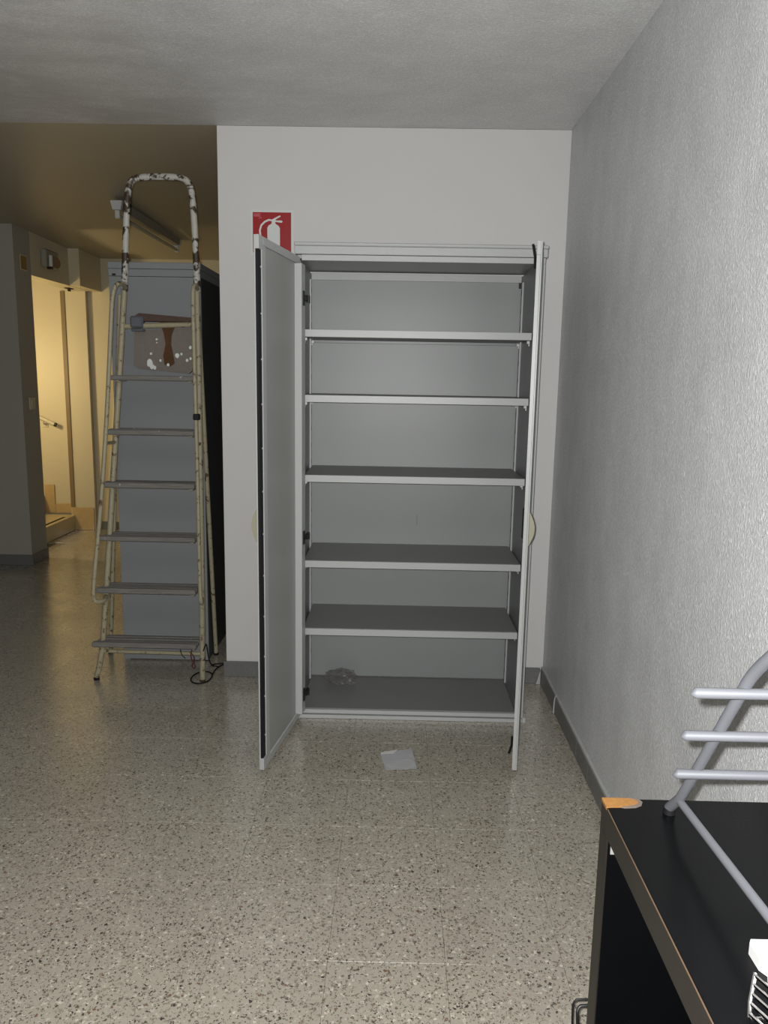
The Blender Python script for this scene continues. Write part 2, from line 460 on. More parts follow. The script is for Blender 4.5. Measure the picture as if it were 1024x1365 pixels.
hr = empty('handrail', (-4.05, 3.56, 1.0), 'pale sloping handrail on the lit stairwell wall', 'handrail')
MB().tube([(-3.90, 3.545, 0.985), (-3.935, 3.545, 1.0), (-4.10, 3.545, 1.075), (-4.9, 3.545, 1.47)], 0.018, 10).build('rail', M['warm_plastic'], hr, True)
MB().tube([(-4.01, 3.599, 0.985), (-4.01, 3.56, 0.985), (-4.01, 3.545, 1.03)], 0.007, 8, 1).box((-3.985, 3.5995, 0.955), (-4.035, 3.594, 1.01), 0.001).build('bracket', M['warm_plastic'], hr)
tag(MB().tube([(-3.888, 3.545, 0.980), (-3.902, 3.545, 0.986)], 0.0195, 10).build('end_cap', M['black_metal'], hr), 'dark end cap')

# ------------------------------------------------------------------ small fittings of the passage
el = empty('emergency_light', (-3.51, 2.66, 2.25), 'boxy emergency light with oval cover above the stair opening', 'light')
box('housing', (-3.5105, 2.56, 2.262), (-3.465, 2.80, 2.402), M['lamp_housing'], el, 0.012)
ov = [(2.70+0.085*math.cos(a), 2.315+0.045*math.sin(a)) for a in [i*math.pi/10 for i in range(20)]]
MB().prism(ov, 'x', -3.4648, -3.448).build('cover', M['smoke_lens'], el)
MB().tube([(-3.44, 2.588, 2.268), (-3.44, 2.588, 2.352)], 0.014, 10).build('lamp', M['white_plastic'], el, True)
box('lampholder', (-3.464, 2.57, 2.248), (-3.432, 2.606, 2.2675), M['black_metal'], el)

nt = empty('wall_notice', (-3.51, 2.275, 2.25), 'small yellowed notice plate high on the pillar side', 'sign')
box('plate', (-3.5098, 2.235, 2.205), (-3.506, 2.322, 2.30), M['yellow_print'], nt)
box('frame', (-3.5098, 2.228, 2.198), (-3.508, 2.329, 2.307), M['warm_plastic'], nt)
sw = empty('light_switch', (-3.51, 2.28, 1.22), 'cream light switch on the pillar beside the stair opening', 'switch')
box('plate', (-3.5098, 2.235, 1.18), (-3.502, 2.325, 1.27), M['warm_plastic'], sw, 0.002)
box('rocker', (-3.5018, 2.258, 1.20), (-3.497, 2.302, 1.25), M['warm_plastic'], sw, 0.001)
dc = empty('door_catch', (-3.58, 3.30, 2.17), 'small dark catch under the lintel of stair opening', 'catch')
box('plate', (-3.61, 3.22, 2.1795), (-3.57, 3.32, 2.172), M['black_metal'], dc, 0.001)
box('hook', (-3.60, 3.26, 2.1718), (-3.58, 3.285, 2.152), M['black_metal'], dc, 0.001)

# unlit fluorescent batten on the passage ceiling
fb = empty('fluorescent_batten', (-2.47, 2.0, 2.50), 'unlit white fluorescent batten light on the passage ceiling', 'light')
MB().prism([(-2.505, 2.4965), (-2.435, 2.4965), (-2.447, 2.448), (-2.493, 2.448)], 'y', 1.345, 2.63).build('housing', M['lamp_housing'], fb)
for yv in (1.318, 2.6305):
    MB().prism([(-2.507, 2.498), (-2.433, 2.498), (-2.446, 2.445), (-2.494, 2.445)], 'y', yv, yv+0.0265).build('end_cap', M['white_plastic'], fb)
for yv in (1.325, 2.622):
    MB().box((-2.485, yv, 2.395), (-2.455, yv+0.022, 2.4445), 0.004).build('lampholder', M['white_plastic'], fb)
MB().tube([(-2.47, 1.348, 2.413), (-2.47, 2.621, 2.413)], 0.013, 12).build('tube', M['tube_glass'], fb, True)

# ------------------------------------------------------------------ fire extinguisher sign
sg = empty('fire_extinguisher_sign', (-1.317, 0, 2.09), 'square red fire extinguisher sign on white wall above cabinet door', 'sign')
SX0, SZ0, SW = -1.412, 1.995, 0.197
box('plate', (SX0, -0.0003, SZ0), (SX0+SW, -0.0023, SZ0+SW), M['sign_white'], sg, 0.0005)
def sgp(u, v): return (SX0+u*SW, SZ0+SW-v*SW)
box('red_field', (*[sgp(.065, 0)[0]], -0.0024, sgp(0, .935)[1]), (sgp(.935, 0)[0], -0.0029, sgp(0, .06)[1]), M['sign_red'], sg)
def flat(poly, name, mat, d0=-0.00295, d1=-0.0034):
    return MB().prism([sgp(*q) for q in poly], 'y', d0, d1).build(name, mat, sg)
# u, v over the plate, from its top-left corner
mpic = MB()
def addpoly(poly, k=0): mpic.prism([sgp(*q) for q in poly], 'y', -0.00295-k*0.00004, -0.0034-k*0.00004)
addpoly([(.395, .40), (.42, .35), (.50, .30), (.57, .30), (.65, .35), (.68, .40), (.68, .86), (.66, .89), (.415, .89), (.395, .86)])   # bottle
addpoly([(.49, .31), (.50, .24), (.57, .24), (.58, .31)], 1)                                                    # neck
addpoly([(.47, .25), (.50, .215), (.68, .125), (.70, .15), (.585, .215), (.585, .255)], 2)                       # upper lever
addpoly([(.56, .235), (.72, .235), (.745, .255), (.72, .285), (.56, .265)], 3)                                   # lower grip
hose = [(.50, .235), (.43, .225), (.34, .265), (.26, .34), (.225, .45), (.235, .56), (.28, .68), (.30, .72)]
hw = [.018, .02, .02, .02, .02, .021, .024, .028]
outl, outr = [], []
for i, q in enumerate(hose):
    a = hose[max(i-1, 0)]; b = hose[min(i+1, len(hose)-1)]
    t = Vector((b[0]-a[0], b[1]-a[1])).normalized(); n_ = Vector((-t.y, t.x))
    outl.append((q[0]+n_.x*hw[i], q[1]+n_.y*hw[i])); outr.append((q[0]-n_.x*hw[i], q[1]-n_.y*hw[i]))
for i in range(len(hose)-1):
    addpoly([outl[i], outl[i+1], outr[i+1], outr[i]], 4)
mpic.build('extinguisher_pictogram', M['sign_white'], sg)
mp_ = MB()
for (u0, u1, v0) in ((.085, .25, .09), (.085, .22, .115), (.085, .25, .14), (.20, .27, .18)):
    mp_.prism([sgp(u0, v0), sgp(u1, v0), sgp(u1, v0+.012), sgp(u0, v0+.012)], 'y', -0.00295, -0.0033)
mp_.build('small_print', M['sign_pink'], sg)

# ------------------------------------------------------------------ metal cabinet
CX0, CX1, CF, CBK = -1.146, -0.170, -0.46, -0.045
mc = empty('metal_cabinet', (-0.658, -0.25, 0), 'tall light grey metal cabinet with both doors open and empty shelves', 'cabinet')
LM, IM = M['metal_light'], M['metal_inner']
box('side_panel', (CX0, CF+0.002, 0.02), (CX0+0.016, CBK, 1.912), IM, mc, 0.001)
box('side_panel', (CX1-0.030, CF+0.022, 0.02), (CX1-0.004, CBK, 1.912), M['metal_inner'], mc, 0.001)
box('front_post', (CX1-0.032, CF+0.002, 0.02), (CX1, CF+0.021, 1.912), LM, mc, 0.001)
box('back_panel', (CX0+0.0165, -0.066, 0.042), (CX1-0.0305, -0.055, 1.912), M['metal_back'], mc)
# top: cornice with a fine lip, fascia, opening rail, underside and a rail on the back
box('top_cap', (-1.154, CF, 1.9365), (-0.162, CBK, 1.968), LM, mc, 0.002)
box('top_lip', (-1.156, CF-0.002, 1.9685), (-0.160, CBK, 1.982), LM, mc, 0.003)
box('opening_rail', (CX0+0.02, CF+0.002, 1.9125), (CX1, CF+0.018, 1.9345), LM, mc, 0.001)
box('inside_top', (CX0+0.002, CF+0.0185, 1.9225), (CX1-0.002, CBK, 1.9345), LM, mc)
box('back_rail', (CX0+0.017, -0.0745, 1.885), (CX1-0.031, -0.0665, 1.9135), LM, mc, 0.001)
# base
box('base_strip', (CX0, CF, 0.0005), (CX1-0.002, CF+0.02, 0.0165), LM, mc, 0.001)
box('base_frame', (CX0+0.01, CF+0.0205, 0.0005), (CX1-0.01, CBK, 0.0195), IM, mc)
box('foot', (CX1-0.0015, CF-0.002, 0.0005), (CX1+0.012, CF+0.018, 0.024), LM, mc, 0.001)
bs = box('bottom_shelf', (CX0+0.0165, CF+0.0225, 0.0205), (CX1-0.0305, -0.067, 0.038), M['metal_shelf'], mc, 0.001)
box('front_lip', (CX0+0.0165, CF+0.0025, 0.0225), (CX1-0.0325, CF+0.0220, 0.0395), LM, bs, 0.001)
# shelves, the white pins that carry them, and slotted rails
for k, zt in enumerate((1.649, 1.389, 1.061, 0.697, 0.399)):
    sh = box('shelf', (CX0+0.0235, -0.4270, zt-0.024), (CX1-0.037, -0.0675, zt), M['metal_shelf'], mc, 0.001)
    box('shelf_lip', (CX0+0.0235, -0.440, zt-0.0285), (CX1-0.037, -0.4275, zt+0.0005), LM, sh, 0.001)
    MB().box((CX0+0.03, -0.086, zt-0.037), (CX1-0.045, -0.078, zt-0.0245), 0.001).build('stiffener', IM, sh)
    for xs, dx in ((CX0+0.0232, 1), (CX1-0.0367, -1)):
        for yv in (-0.395, -0.125):
            p = MB().box((xs, yv-0.006, zt-0.041), (xs+dx*0.012, yv+0.006, zt-0.0292), 0.0015)
            p.box((xs, yv-0.003, zt-0.050), (xs+dx*0.005, yv+0.003, zt-0.0405), 0.001)
            p.build('shelf_pin', M['white_plastic'] if k < 2 else M['zinc'], mc)
for xs, dx in ((CX0+0.0162, 1), (CX1-0.0302, -1)):
    for yv in (-0.125,):
        box('slotted_rail', (xs, yv-0.011, 0.05), (xs+dx*0.0065, yv+0.011, 1.88), M['metal_light'], mc)
        s_ = MB()
        for q in range(24):
            z0 = 0.10+q*0.075
            s_.box((xs+dx*0.0066, yv-0.0035, z0), (xs+dx*0.0070, yv+0.0035, z0+0.022))
        tag(s_.build('slots', M['black'], mc), kind='stuff')
tag(MB().box((CX1-0.031, -0.083, 1.86), (CX1-0.043, -0.075, 1.884), 0.001).build('corner_clip', M['black_metal'], mc), 'dark corner clip')
tag(MB().box((-0.640, -0.0668, 0.79), (-0.634, -0.0661, 0.835)).build('scuff', M['metal_inner'], mc), 'dark scuff on the back panel')

# doors. Local frame: X from hinge to free edge, Y from outer sheet to inside, Z up
def door(hinge, free, inward, label, zb, zt, screws):
    h = Vector((*hinge, 0)); e = Vector((*free, 0))-h; L = e.length; e.normalize()
    n = Vector((-e.y, e.x, 0))
    if n.dot(Vector((*inward, 0))) < 0: n = -n
    mw = Matrix(((e.x, n.x, 0, h.x), (e.y, n.y, 0, h.y), (0, 0, 1, 0), (0, 0, 0, 1)))
    TH = 0.018
    H = zt-zb
    d = MB().box((0.0, 0.0, zb), (L, 0.005, zt), 0.0008)                 # outer sheet
    d.box((L-0.045, 0.0051, zb), (L, TH, zb+0.045), 0.0008)            # closed ends of the free edge
    d.box((L-0.045, 0.0051, zt-0.045), (L, TH, zt), 0.0008)
    d.box((0.0, 0.0051, zb), (L-0.0455, TH, zb+0.028), 0.0008)         # folded bottom and top
    d.box((0.0, 0.0051, zt-0.028), (L-0.0455, TH, zt), 0.0008)
    d.box((L-0.070, 0.0051, zb+0.0285), (L-0.0305, TH, zt-0.0285), 0.0008)   # inner frame by the free edge
    do = d.build('door', LM, mc, mw=mw)
    tag(do, label)
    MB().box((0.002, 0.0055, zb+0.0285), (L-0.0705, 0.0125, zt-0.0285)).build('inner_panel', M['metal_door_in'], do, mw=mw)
    if screws:
        tag(MB().box((L-0.0300, 0.0055, zb+0.0455), (L-0.001, TH-0.003, zt-0.0455)).build('edge_recess', M['black'], do, mw=mw), 'black recess along the free edge')
    else:
        MB().box((L-0.0300, 0.0055, zb+0.0455), (L, TH, zt-0.0455)).build('edge_profile', LM, do, mw=mw)
    PR = 0.024 if screws else -0.003                                   # depth of the stiffening channel at the hinge side
    MB().box((0.012, 0.0128, zb+0.030), (0.062, TH+PR, zt-0.031), 0.001).build('stiffening_channel', LM, do, mw=mw)
    hz = [zt-0.16, (zb+zt)/2-0.16, zb+0.11]
    for z0 in hz:
        hb = MB().box((0.030, TH+PR+0.0002, z0-0.028), (0.048, TH+PR+0.005, z0+0.028), 0.001)
        hb.box((0.004, TH+PR+0.0002, z0-0.010), (0.030, TH+PR+0.012, z0+0.012), 0.003)
        hb.tube([(0.004, TH+PR+0.010, z0-0.014), (0.004, TH+PR+0.010, z0+0.016)], 0.006, 8)
        tag(hb.build('hinge', M['black_metal'], do, mw=mw), 'black concealed hinge')
    if screws:
        for q in range(12):
            z0 = zb+0.13+q*0.152
            MB().box((L-0.026, TH-0.0029, z0-0.003), (L-0.020, TH-0.0012, z0+0.003), 0.0006).build('screw', M['zinc'], do, mw=mw)
    # half-moon pull on the outer face
    zc = (zb+zt)/2-0.03
    prof = [(-0.001-0.020*math.sin(math.pi*t/12), zc-0.062+0.124*t/12) for t in range(13)]
    hd = MB(); hd.prism([(y_, z_) for y_, z_ in prof], 'x', L-0.036, L-0.004)
    tag(hd.build('handle', M['beige_plastic'], do, mw=mw), 'beige half-moon pull handle')
    if not screws:
        for z0, z1, z2 in ((zt-0.085, zt-0.050, zt-0.005), (zb+0.12, zb+0.085, zb+0.045)):
            tag(MB().tube([(L-0.030, TH+0.005, z0), (L-0.030, TH+0.006, z1), (L-0.045, TH+0.015, z2)], 0.0045, 8).build('lock_rod', M['black_metal'], do, smooth=True, mw=mw), 'black locking rod end')
        tag(MB().box((L-0.070, TH+0.0005, zc-0.04), (L-0.030, TH+0.007, zc+0.07), 0.006).build('lock_case', M['black_metal'], do, mw=mw), 'black lock case')
    return do
door((-1.149, -0.4655), (-1.226, -0.953), (1, 0), 'left door, opened wide, inner side in view', 0.02, 1.923, True)
door((-0.1780, -0.4655), (-0.2655, -0.915), (-1, 0), 'right door, opened and seen on its edge', 0.02, 1.923, False)

# crumpled clear bag inside the cabinet
bm = bmesh.new()
bmesh.ops.create_icosphere(bm, subdivisions=4, radius=1.0)
for v in bm.verts:
    c = v.co.copy()
    n1 = noise.noise(c*2.2+Vector((3, 1, 7))); n2 = abs(noise.noise(c*5.5+Vector((9, 2, 4))))
    r = 1+0.34*n1-0.55*n2
    v.co = Vector((c.x*r*0.078, c.y*r*0.045, max(c.z*r*0.044, -0.026)))
me = bpy.data.meshes.new('plastic_bag'); bm.to_mesh(me); bm.free()
me.materials.append(M['clear_film'])
bag = bpy.data.objects.new('plastic_bag', me); COL.objects.link(bag)
bag.location = (-0.982, -0.150, 0.0655)
tag(bag, 'crumpled clear plastic bag on the cabinet bottom', 'bag')

# flat clear packet on the floor
pk = empty('plastic_packet', (-0.71, -0.82, 0), 'flat clear plastic packet on the floor before the cabinet', 'packet')
A, B, C_, D_ = Vector((-0.780, -0.776, 0)), Vector((-0.655, -0.726, 0)), Vector((-0.638, -0.888, 0)), Vector((-0.757, -0.905, 0))
def sheet(a, b, c, d, nu, nv, z, amp, seed, th):
    vs, fs = [], []
    for side in (0, 1):
        for j in range(nv+1):
            for i in range(nu+1):
                p = a.lerp(b, i/nu).lerp(d.lerp(c, i/nu), j/nv)
                hgt = z+amp*(0.5+0.5*noise.noise(Vector((i*.9+seed, j*.9, 3.1))))
                vs.append((p.x, p.y, hgt+(th if side == 0 else 0)))
    N = (nu+1)*(nv+1)
    for j in range(nv):
        for i in range(nu):
            q = j*(nu+1)+i
            fs.append([q, q+1, q+nu+2, q+nu+1]); fs.append([N+q, N+q+nu+1, N+q+nu+2, N+q+1])
    rim = [i for i in range(nu+1)]+[j*(nu+1)+nu for j in range(1, nv+1)]+[nv*(nu+1)+i for i in range(nu-1, -1, -1)]+[j*(nu+1) for j in range(nv-1, 0, -1)]
    for k in range(len(rim)):
        p, q = rim[k], rim[(k+1) % len(rim)]
        fs.append([p, N+p, N+q, q])
    m_ = MB(); m_.add(vs, fs); return m_
sheet(A, B, C_, D_, 9, 10, 0.0006, 0.006, 2, 0.0006).build('film', M['milky_film'], pk, True)
tag(sheet(A+Vector((0.002, -0.002, 0)), A.lerp(B, .55), A.lerp(B, .25).lerp(C_, .17), A.lerp(D_, .12), 5, 3, 0.0078, 0.003, 8, 0.0005).build('flap', M['white_flap'], pk, True), 'whiter folded flap')
sheet(D_.lerp(A, .30)+Vector((.012, 0, 0)), C_.lerp(B, .42)-Vector((.012, 0, 0)), C_.lerp(B, .02)-Vector((.004, 0, 0)), D_.lerp(A, .02)+Vector((.004, 0, 0)), 6, 4, 0.0076, 0.002, 5, 0.0005).build('seal_strip', M['seal_film'], pk, True)

# ------------------------------------------------------------------ grey locker behind the ladder
lk = empty('storage_locker', (-1.91, 0.45, 0), 'tall plain grey metal locker standing behind the stepladder', 'locker')
LX0, LX1, LY0, LY1 = -2.128, -1.688, 0.190, 0.66
G, GD = M['locker_grey'], M['locker_dark']
b = MB().box((LX0, LY0+0.016, 0.006), (LX1, LY1, 1.9195), 0.001)
b.build('body', GD, lk)
box('top_cap', (LX0-0.002, LY0, 1.9545), (LX1+0.002, LY1, 1.985), G, lk, 0.002)
box('upper_rail', (LX0, LY0+0.001, 1.920), (LX1, LY1, 1.953), G, lk, 0.001)
box('door', (LX0+0.002, LY0, 0.098), (LX1-0.012, LY0+0.0155, 1.918), G, lk, 0.001)
box('door_frame', (LX1-0.0115, LY0+0.002, 0.0965), (LX1, LY0+0.0155, 1.918), G, lk)
box('plinth', (LX0, LY0+0.001, 0.006), (LX1, LY0+0.0155, 0.096), G, lk, 0.001)
box('latch', (LX0+0.02, LY0-0.004, 1.922), (LX0+0.036, LY0+0.0005, 1.930), M['black_metal'], lk)
for xv in (LX0+0.002, LX1-0.032):
    for yv in (LY0+0.004, LY1-0.034):
        box('foot', (xv, yv, 0.0005), (xv+0.03, yv+0.03, 0.0055), G if xv < -2 else M['black'], lk)

# ------------------------------------------------------------------ stepladder
ld = empty('stepladder', (-1.91, 0.10, 0), 'old cream stepladder with grey wooden steps and flaking hoop', 'ladder')
CP, WP = M['cream_paint'], M['white_paint']
left = [(-2.166, -0.086, 0.014), (-2.152, -0.079, 0.07), (-2.135, -0.071, 0.17), (-2.115, -0.059, 0.392), (-2.070, -0.030, 0.932), (-2.031, -0.005, 1.386), (-1.993, 0.021, 1.86)]
right = [(-1.654, -0.079, 0.012), (-1.653, -0.050, 0.547), (-1.657, -0.001, 1.461), (-1.663, 0.022, 1.86)]
MB().tube(left, 0.0135, 12).build('front_leg', CP, ld, True)
MB().tube(right, 0.0135, 12).build('front_leg', CP, ld, True)
hoop = [(-1.995, 0.020, 1.835), (-1.993, 0.021, 1.862), (-1.981, 0.035, 2.124), (-1.972, 0.043, 2.262), (-1.956, 0.045, 2.318), (-1.910, 0.046, 2.333),
        (-1.742, 0.046, 2.336), (-1.694, 0.045, 2.318), (-1.676, 0.042, 2.251), (-1.663, 0.026, 1.964), (-1.662, 0.022, 1.835)]
tag(MB().tube(hoop, [0.0165]+[0.0150]*9+[0.0165], 12, 2).build('hand_hoop', WP, ld, True), 'handle hoop with flaking white paint')
rl_a, rl_b = (-2.025, 0.045, 1.82), (-2.232, 0.280, 0.012)
rr_a, rr_b = (-1.668, 0.045, 1.82), (-1.6725, 0.288, 0.012)
for a, b in ((rl_a, rl_b), (rr_a, rr_b)):
    MB().tube([a, b], 0.0110, 12).build('rear_leg', CP, ld, True)
for p, c in (((-2.166, -0.086), M['black']), ((-1.654, -0.079), M['rust_board']), ((-2.232, 0.280), M['black']), ((-1.6725, 0.288), M['black'])):
    tag(MB().tube([(p[0], p[1], 0.0005), (p[0], p[1], 0.0115)], 0.0142, 10).build('foot_cap', c, ld), 'dark foot cap')
MB().tube([(-2.142, -0.072, 0.142), (-1.655, -0.072, 0.138)], 0.0095, 10).build('cross_bar', CP, ld, True)
# steps: grooved slats side by side
for (xl, z) in ((-2.053, 1.444), (-2.068, 1.195), (-2.092, 0.950), (-2.106, 0.700), (-2.128, 0.450), (-2.153, 0.188)):
    yc = -0.08+0.10/1.85*z
    stp = bpy.data.objects.new('step', None); COL.objects.link(stp)
    stp.location = (-1.88, yc, z); stp.parent = ld
    stp.matrix_parent_inverse = wm(ld).inverted()
    xr = -1.6705
    for q in range(4):
        y0 = yc-0.052+q*0.031
        th = 0.020 if q else 0.024
        o = MB().box((xl-0.016+0.010*q, y0, z+0.012-th), (xr, y0+0.0255, z+0.012+random.uniform(-.002, .002)), 0.004).build('slat', M['step_wood'], stp)
    MB().box((xl+0.022, yc-0.045, z-0.018), (xl+0.040, yc+0.06, z-0.0125), 0.001).build('bracket', CP, stp)
    MB().box((xr-0.025, yc-0.045, z-0.018), (xr-0.008, yc+0.06, z-0.0125), 0.001).build('bracket', CP, stp)
# side rails
lrail = [(-1.985, 0.005, 1.845), (-1.972, -0.060, 1.858), (-1.985, -0.108, 1.852), (-2.004, -0.112, 1.80), (-2.010, -0.116, 1.72), (-2.041, -0.142, 1.255), (-2.083, -0.166, 0.813), (-2.121, -0.184, 0.50), (-2.124, -0.187, 0.438), (-2.112, -0.186, 0.418), (-2.083, -0.150, 0.416), (-2.105, -0.075, 0.418)]
rrail = [(-1.655, 0.005, 1.845), (-1.644, -0.070, 1.858), (-1.647, -0.109, 1.840), (-1.648, -0.113, 1.79), (-1.642, -0.135, 1.395), (-1.634, -0.158, 0.959), (-1.629, -0.185, 0.470), (-1.624, -0.188, 0.430), (-1.628, -0.160, 0.414), (-1.648, -0.075, 0.414)]
MB().tube(lrail, 0.0098, 10, 2).build('side_rail', CP, ld, True)
MB().tube(rrail, 0.0092, 10, 2).build('side_rail', CP, ld, True)
MB().tube([(-2.051, -0.147, 1.150), (-2.051, -0.022, 1.146)], 0.008, 8).build('rail_peg', CP, ld, True)
MB().tube([(-1.638, -0.147, 1.150), (-1.655, -0.022, 1.146)], 0.008, 8).build('rail_peg', CP, ld, True)
# hinge bar, folded platform, clamp
MB().tube([(-1.998, 0.012, 1.676), (-1.658, 0.012, 1.690)], 0.0125, 10).build('hinge_bar', CP, ld, True)
pl = MB()
poly = [(-1.958, 1.660), (-1.690, 1.675), (-1.690, 1.52), (-1.697, 1.478), (-1.712, 1.466), (-1.945, 1.486), (-1.968, 1.497)]
pl.prism(poly, 'y', 0.030, 0.046)
plo = pl.build('platform', M['platform_brown'], ld)
tag(plo, 'folded brown platform board splashed with paint')
MB().prism([(-1.962, 1.712), (-1.925, 1.735), (-1.68, 1.718), (-1.68, 1.700), (-1.958, 1.700)], 'y', -0.002, 0.050).build('board_edge', M['rust_board'], plo)
drip = MB()
drip.prism([(-1.846, 1.712), (-1.758, 1.715), (-1.77, 1.678), (-1.786, 1.64), (-1.790, 1.60), (-1.782, 1.555), (-1.776, 1.512), (-1.796, 1.498), (-1.822, 1.506), (-1.828, 1.545), (-1.814, 1.60), (-1.822, 1.65)], 'y', 0.024, 0.0298)
drip.build('paint_drip', M['drip_brown'], plo)
sp = MB()
for qi, (cx, cz, r) in enumerate(((-1.890, 1.515, .013), (-1.882, 1.497, .010), (-1.895, 1.505, .009), (-1.868, 1.492, .007), (-1.762, 1.548, .009), (-1.742, 1.555, .005), (-1.700, 1.585, .006), (-1.716, 1.527, .006), (-1.700, 1.535, .005), (-1.883, 1.555, .005), (-1.805, 1.505, .006), (-1.840, 1.524, .005), (-1.855, 1.62, .004), (-1.855, 1.605, .003))):
    pts = [(cx+r*(1+.35*noise.noise(Vector((cx*90, a, cz*70))))*math.cos(a), cz+1.25*r*(1+.35*noise.noise(Vector((cz*90, a, 5))))*math.sin(a)) for a in [i*math.pi/5 for i in range(10)]]
    sp.prism(pts, 'y', 0.0232-qi*0.00012, 0.0302)
sp.build('paint_splashes', M['sign_white'], plo)
tag(MB().box((-1.966, -0.012, 1.668), (-1.906, 0.030, 1.722), 0.008).box((-1.960, -0.014, 1.653), (-1.905, 0.028, 1.664), 0.003).build('clamp', M['clamp_grey'], ld), 'dark grey clamp on the hinge bar')
tag(MB().box((-1.650, -0.156, 1.262), (-1.622, -0.128, 1.290), 0.004).build('tape', M['black'], ld), 'black tape round the right rail')

# cords round the right foot
cd = empty('cable', (-1.66, -0.03, 0), 'thin dark cable looped on the floor round the right ladder foot', 'cable')
lp = []
for i in range(15):
    a = i/14*math.pi*1.75+0.6
    lp.append((-1.668+0.050*math.cos(a), -0.040+0.078*math.sin(a), 0.0045))
lp += [(-1.628, 0.035, 0.005), (-1.620, 0.10, 0.005), (-1.590, 0.155, 0.005), (-1.64, 0.145, 0.005), (-1.66, 0.12, 0.005)]
MB().tube(lp, 0.0036, 6, 2).build('cord', M['black'], cd, True)
MB().tube([(-1.614, 0.10, 0.006), (-1.63, -0.02, 0.06), (-1.634, -0.052, 0.14), (-1.632, -0.078, 0.20), (-1.640, -0.11, 0.165)], 0.0030, 6, 2).build('cord', M['black'], cd, True)
rc = empty('red_string', (-1.69, -0.115, 0.17), 'tangled dark red string hanging from the lowest ladder step', 'string')
pts = [(-1.690, -0.1255, 0.178), (-1.697, -0.128, 0.14), (-1.684, -0.129, 0.115), (-1.672, -0.127, 0.095), (-1.684, -0.126, 0.08), (-1.692, -0.128, 0.10), (-1.678, -0.130, 0.125), (-1.682, -0.128, 0.15), (-1.700, -0.127, 0.165)]
MB().tube(pts, 0.0026, 6, 2).build('strand', M['red_cord'], rc, True)
MB().tube([(-1.745, -0.1275, 0.178), (-1.738, -0.1275, 0.15), (-1.722, -0.128, 0.135)], 0.0022, 6, 1).build('strand', M['black'], rc, True)

# stub of white string on the right baseboard
tg = MB().tube([(-0.0165, -0.362, 0.004), (-0.0165, -0.362, 0.055), (-0.0150, -0.372, 0.088), (-0.0135, -0.385, 0.094)], 0.0022, 6, 2).build('string', M['white_plastic'], None, True)
tag(tg, 'short white string stub hanging over the right skirting', 'string')

# ------------------------------------------------------------------ black shelving unit on the right
ux0, ux1, uy0, uy1, UZ, TT = -0.395, -0.016, -2.443, -3.235, 0.790, 0.046
un = empty('shelving_unit', ((ux0+ux1)/2, -2.84, 0), 'low black shelving unit with chipped corner against right wall', 'shelf')
BL, BE = M['black_laminate'], M['brown_black_edge']
def board(name, a, b):
    m_ = MB().box((a[0]+0.0022, a[1], a[2]), b, 0.0006)
    o = m_.build(name, BL, un)
    MB().box((a[0], max(a[1], b[1])-0.0003, max(a[2], b[2])-0.0003), (a[0]+0.0020, min(a[1], b[1])+0.0003, min(a[2], b[2])+0.0003)).build('edge_band', BE, o)
    return o
tp = board('top', (ux0, uy0, UZ-TT), (ux1, uy1, UZ))
tag(MB().box((ux0-0.0004, uy0-0.034, UZ-0.0007), (ux0+0.0012, uy1, UZ+0.0003)).build('worn_line', M['worn_edge'], tp), 'thin worn brown line along the top edge')
board('side', (ux0, uy0, 0.0005), (ux1, uy0-0.042, UZ-TT-0.0005))
board('side', (ux0, uy1+0.042, 0.0005), (ux1, uy1, UZ-TT-0.0005))
board('bottom', (ux0, uy0-0.0425, 0.0005), (ux1, uy1+0.0425, 0.046))
board('divider', (ux0, -2.885, 0.0465), (ux1, -2.902, UZ-TT-0.0005))
board('inner_shelf', (ux0, uy0-0.0425, 0.33), (ux1, -2.8845, 0.347))
tag(box('corner_bracket', (ux0+0.006, uy0-0.0424, 0.7185), (ux0+0.030, uy0-0.0445, 0.742), M['zinc'], un), 'small bright metal corner bracket')
ch = [(ux0-0.0005, uy0+0.0006), (-0.350, uy0+0.0008), (-0.341, uy0-0.004), (-0.3375, uy0-0.011), (-0.342, uy0-0.018), (-0.352, uy0-0.023), (-0.368, uy0-0.0265), (ux0-0.0005, uy0-0.0285)]
cho = MB().prism(ch, 'z', UZ-0.004, UZ+0.0012).build('exposed_chipboard', M['chipboard'], tp)
tag(cho, 'raw orange chipboard where the corner is chipped')
rim = [(-0.352, uy0+0.0010), (-0.343, uy0+0.0008), (-0.336, uy0-0.002), (-0.3325, uy0-0.011), (-0.337, uy0-0.021), (-0.348, uy0-0.0275), (-0.366, uy0-0.0295), (-0.372, uy0-0.0275), (-0.352, uy0-0.022), (-0.342, uy0-0.017), (-0.339, uy0-0.010), (-0.343, uy0-0.004)]
MB().prism(rim, 'z', UZ+0.0002, UZ+0.0016).build('torn_rim', M['torn_rim'], tp)
tag(box('screw', (ux0+0.004, uy0-0.0424, 0.398), (ux0+0.009, uy0-0.0435, 0.403), M['zinc'], un), 'tiny bright screw head')

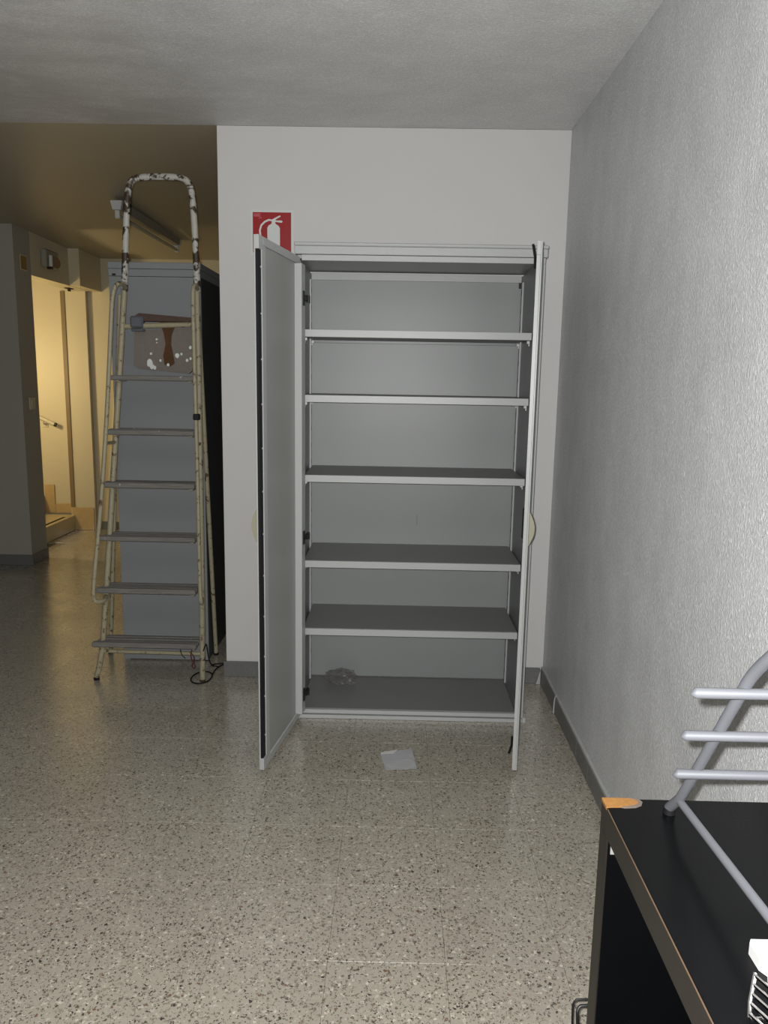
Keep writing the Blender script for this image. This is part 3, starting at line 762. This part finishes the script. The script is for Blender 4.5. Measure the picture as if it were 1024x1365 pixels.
# silver tubular rack standing on the unit
rk = empty('shoe_rack', (-0.18, -2.65, UZ), 'silver tubular rack with three bars on the black unit', 'rack')
SI = M['silver']
for xs in (-0.300, -0.045):
    MB().tube([(xs, -2.484, 0.8005), (xs, -2.512, 0.828), (xs, -2.526, 0.842), (xs, -2.690, 1.088), (xs, -2.712, 1.116), (xs, -2.744, 1.146), (xs, -2.84, 1.232)], 0.0076, 14, 1).build('front_tube', SI, rk, True)
    MB().tube([(xs, -2.519, 0.833), (xs, -2.80, 0.852), (xs, -2.95, 0.862)], 0.0060, 12).build('lower_tube', SI, rk, True)
    MB().tube([(xs, -2.84, 1.232), (xs, -2.95, 0.862), (xs, -2.97, 0.803)], 0.0076, 14).build('rear_tube', SI, rk, True)
    tag(MB().tube([(xs, -2.484, 0.7908), (xs, -2.484, 0.8005)], 0.0094, 12).build('foot_cap', M['black'], rk, True), 'black foot cap')
    tag(MB().tube([(xs, -2.970, 0.7906), (xs, -2.970, 0.803)], 0.0094, 12).build('foot_cap', M['black'], rk, True), 'black foot cap')
for (xl, yv, zv) in ((-0.374, -2.701, 1.083), (-0.358, -2.642, 0.998), (-0.341, -2.583, 0.911)):
    # bar with a pointed, bevelled end
    n = 12
    pr = [(math.cos(i*math.pi/6), math.sin(i*math.pi/6)) for i in range(n)]
    vs = [(xl+0.001, yv-0.001, zv-0.0015)]
    for xx, r_ in ((xl+0.0085, 0.0070), (-0.028, 0.0070)):
        vs += [(xx, yv+q[0]*r_, zv+q[1]*r_) for q in pr]
    fs = [[0, 1+(i+1) % n, 1+i] for i in range(n)]+[[1+i, 1+(i+1) % n, 1+n+(i+1) % n, 1+n+i] for i in range(n)]+[list(range(1+n, 1+2*n))]
    m_ = MB(); m_.add(vs, fs); m_.build('cross_bar', SI, rk, True)

# white clip and chrome wire piece on the unit's near end
wc = empty('plastic_clip', (-0.295, -2.80, UZ), 'white plastic clip at lower right on the black unit', 'clip')
MB().prism([(-0.3105, -2.789), (-0.3060, -2.782), (-0.240, -2.782), (-0.236, -2.83), (-0.250, -2.868), (-0.268, -2.872), (-0.298, -2.836), (-0.3105, -2.815)], 'z', UZ+0.0005, UZ+0.015).build('body', M['white_plastic'], wc)
MB().box((-0.306, -2.803, UZ+0.0152), (-0.242, -2.785, UZ+0.0185), 0.002).build('ridge', M['white_plastic'], wc)
ml = [(-0.262, -2.845, UZ+0.022), (-0.292, -2.838, UZ+0.030), (-0.318, -2.852, UZ+0.030), (-0.325, -2.873, UZ+0.024), (-0.310, -2.884, UZ+0.018), (-0.268, -2.886, UZ+0.018)]
MB().tube(ml, 0.0030, 8, 2).build('loop', M['white_plastic'], wc, True)
ww = empty('wire_holder', (-0.33, -2.90, UZ), 'small chrome wire holder beside the white clip', 'holder')
for q in range(5):
    a = Vector((-0.337-0.0042*q, -2.858-0.0075*q, UZ+0.030-0.0055*q))
    MB().tube([a, a+Vector((0.034, -0.075, -0.001))], 0.0022, 8).build('wire', M['chrome'], ww, True)
MB().tube([(-0.336, -2.856, UZ+0.031), (-0.350, -2.878, UZ+0.014), (-0.355, -2.890, UZ+0.005)], 0.0024, 8).build('end_wire', M['chrome'], ww, True)
MB().tube([(-0.302, -2.931, UZ+0.030), (-0.316, -2.953, UZ+0.013), (-0.321, -2.965, UZ+0.004)], 0.0024, 8).build('end_wire', M['chrome'], ww, True)
MB().tube([(-0.354, -2.890, UZ+0.0035), (-0.300, -2.888, UZ+0.0035)], 0.0024, 8).build('base_wire', M['chrome'], ww, True)

# black wire rack on the floor behind the unit
wr = empty('wire_rack', (-0.22, -2.28, 0), 'black wire rack on the floor at foot of black unit', 'rack')
BM_ = M['black_metal']
MB().tube([(-0.345, -2.285, 0.004), (-0.352, -2.232, 0.185), (-0.349, -2.224, 0.199), (-0.338, -2.222, 0.205), (-0.12, -2.222, 0.205), (-0.108, -2.224, 0.199), (-0.105, -2.232, 0.185), (-0.105, -2.285, 0.004)], 0.0032, 8, 2).build('front_frame', BM_, wr, True)
MB().tube([(-0.356, -2.250, 0.004), (-0.356, -2.208, 0.180), (-0.352, -2.203, 0.196), (-0.340, -2.2025, 0.201), (-0.12, -2.2025, 0.201), (-0.108, -2.203, 0.196), (-0.104, -2.208, 0.180), (-0.104, -2.250, 0.004)], 0.0022, 8, 2).build('back_frame', BM_, wr, True)
for xv in (-0.318, -0.278, -0.238, -0.198, -0.158):
    MB().tube([(xv, -2.2255, 0.204), (xv+0.001, -2.282, 0.006)], 0.0022, 8).build('wire', BM_, wr, True)
MB().tube([(-0.345, -2.284, 0.006), (-0.105, -2.284, 0.006)], 0.0026, 8).build('lower_wire', BM_, wr, True)
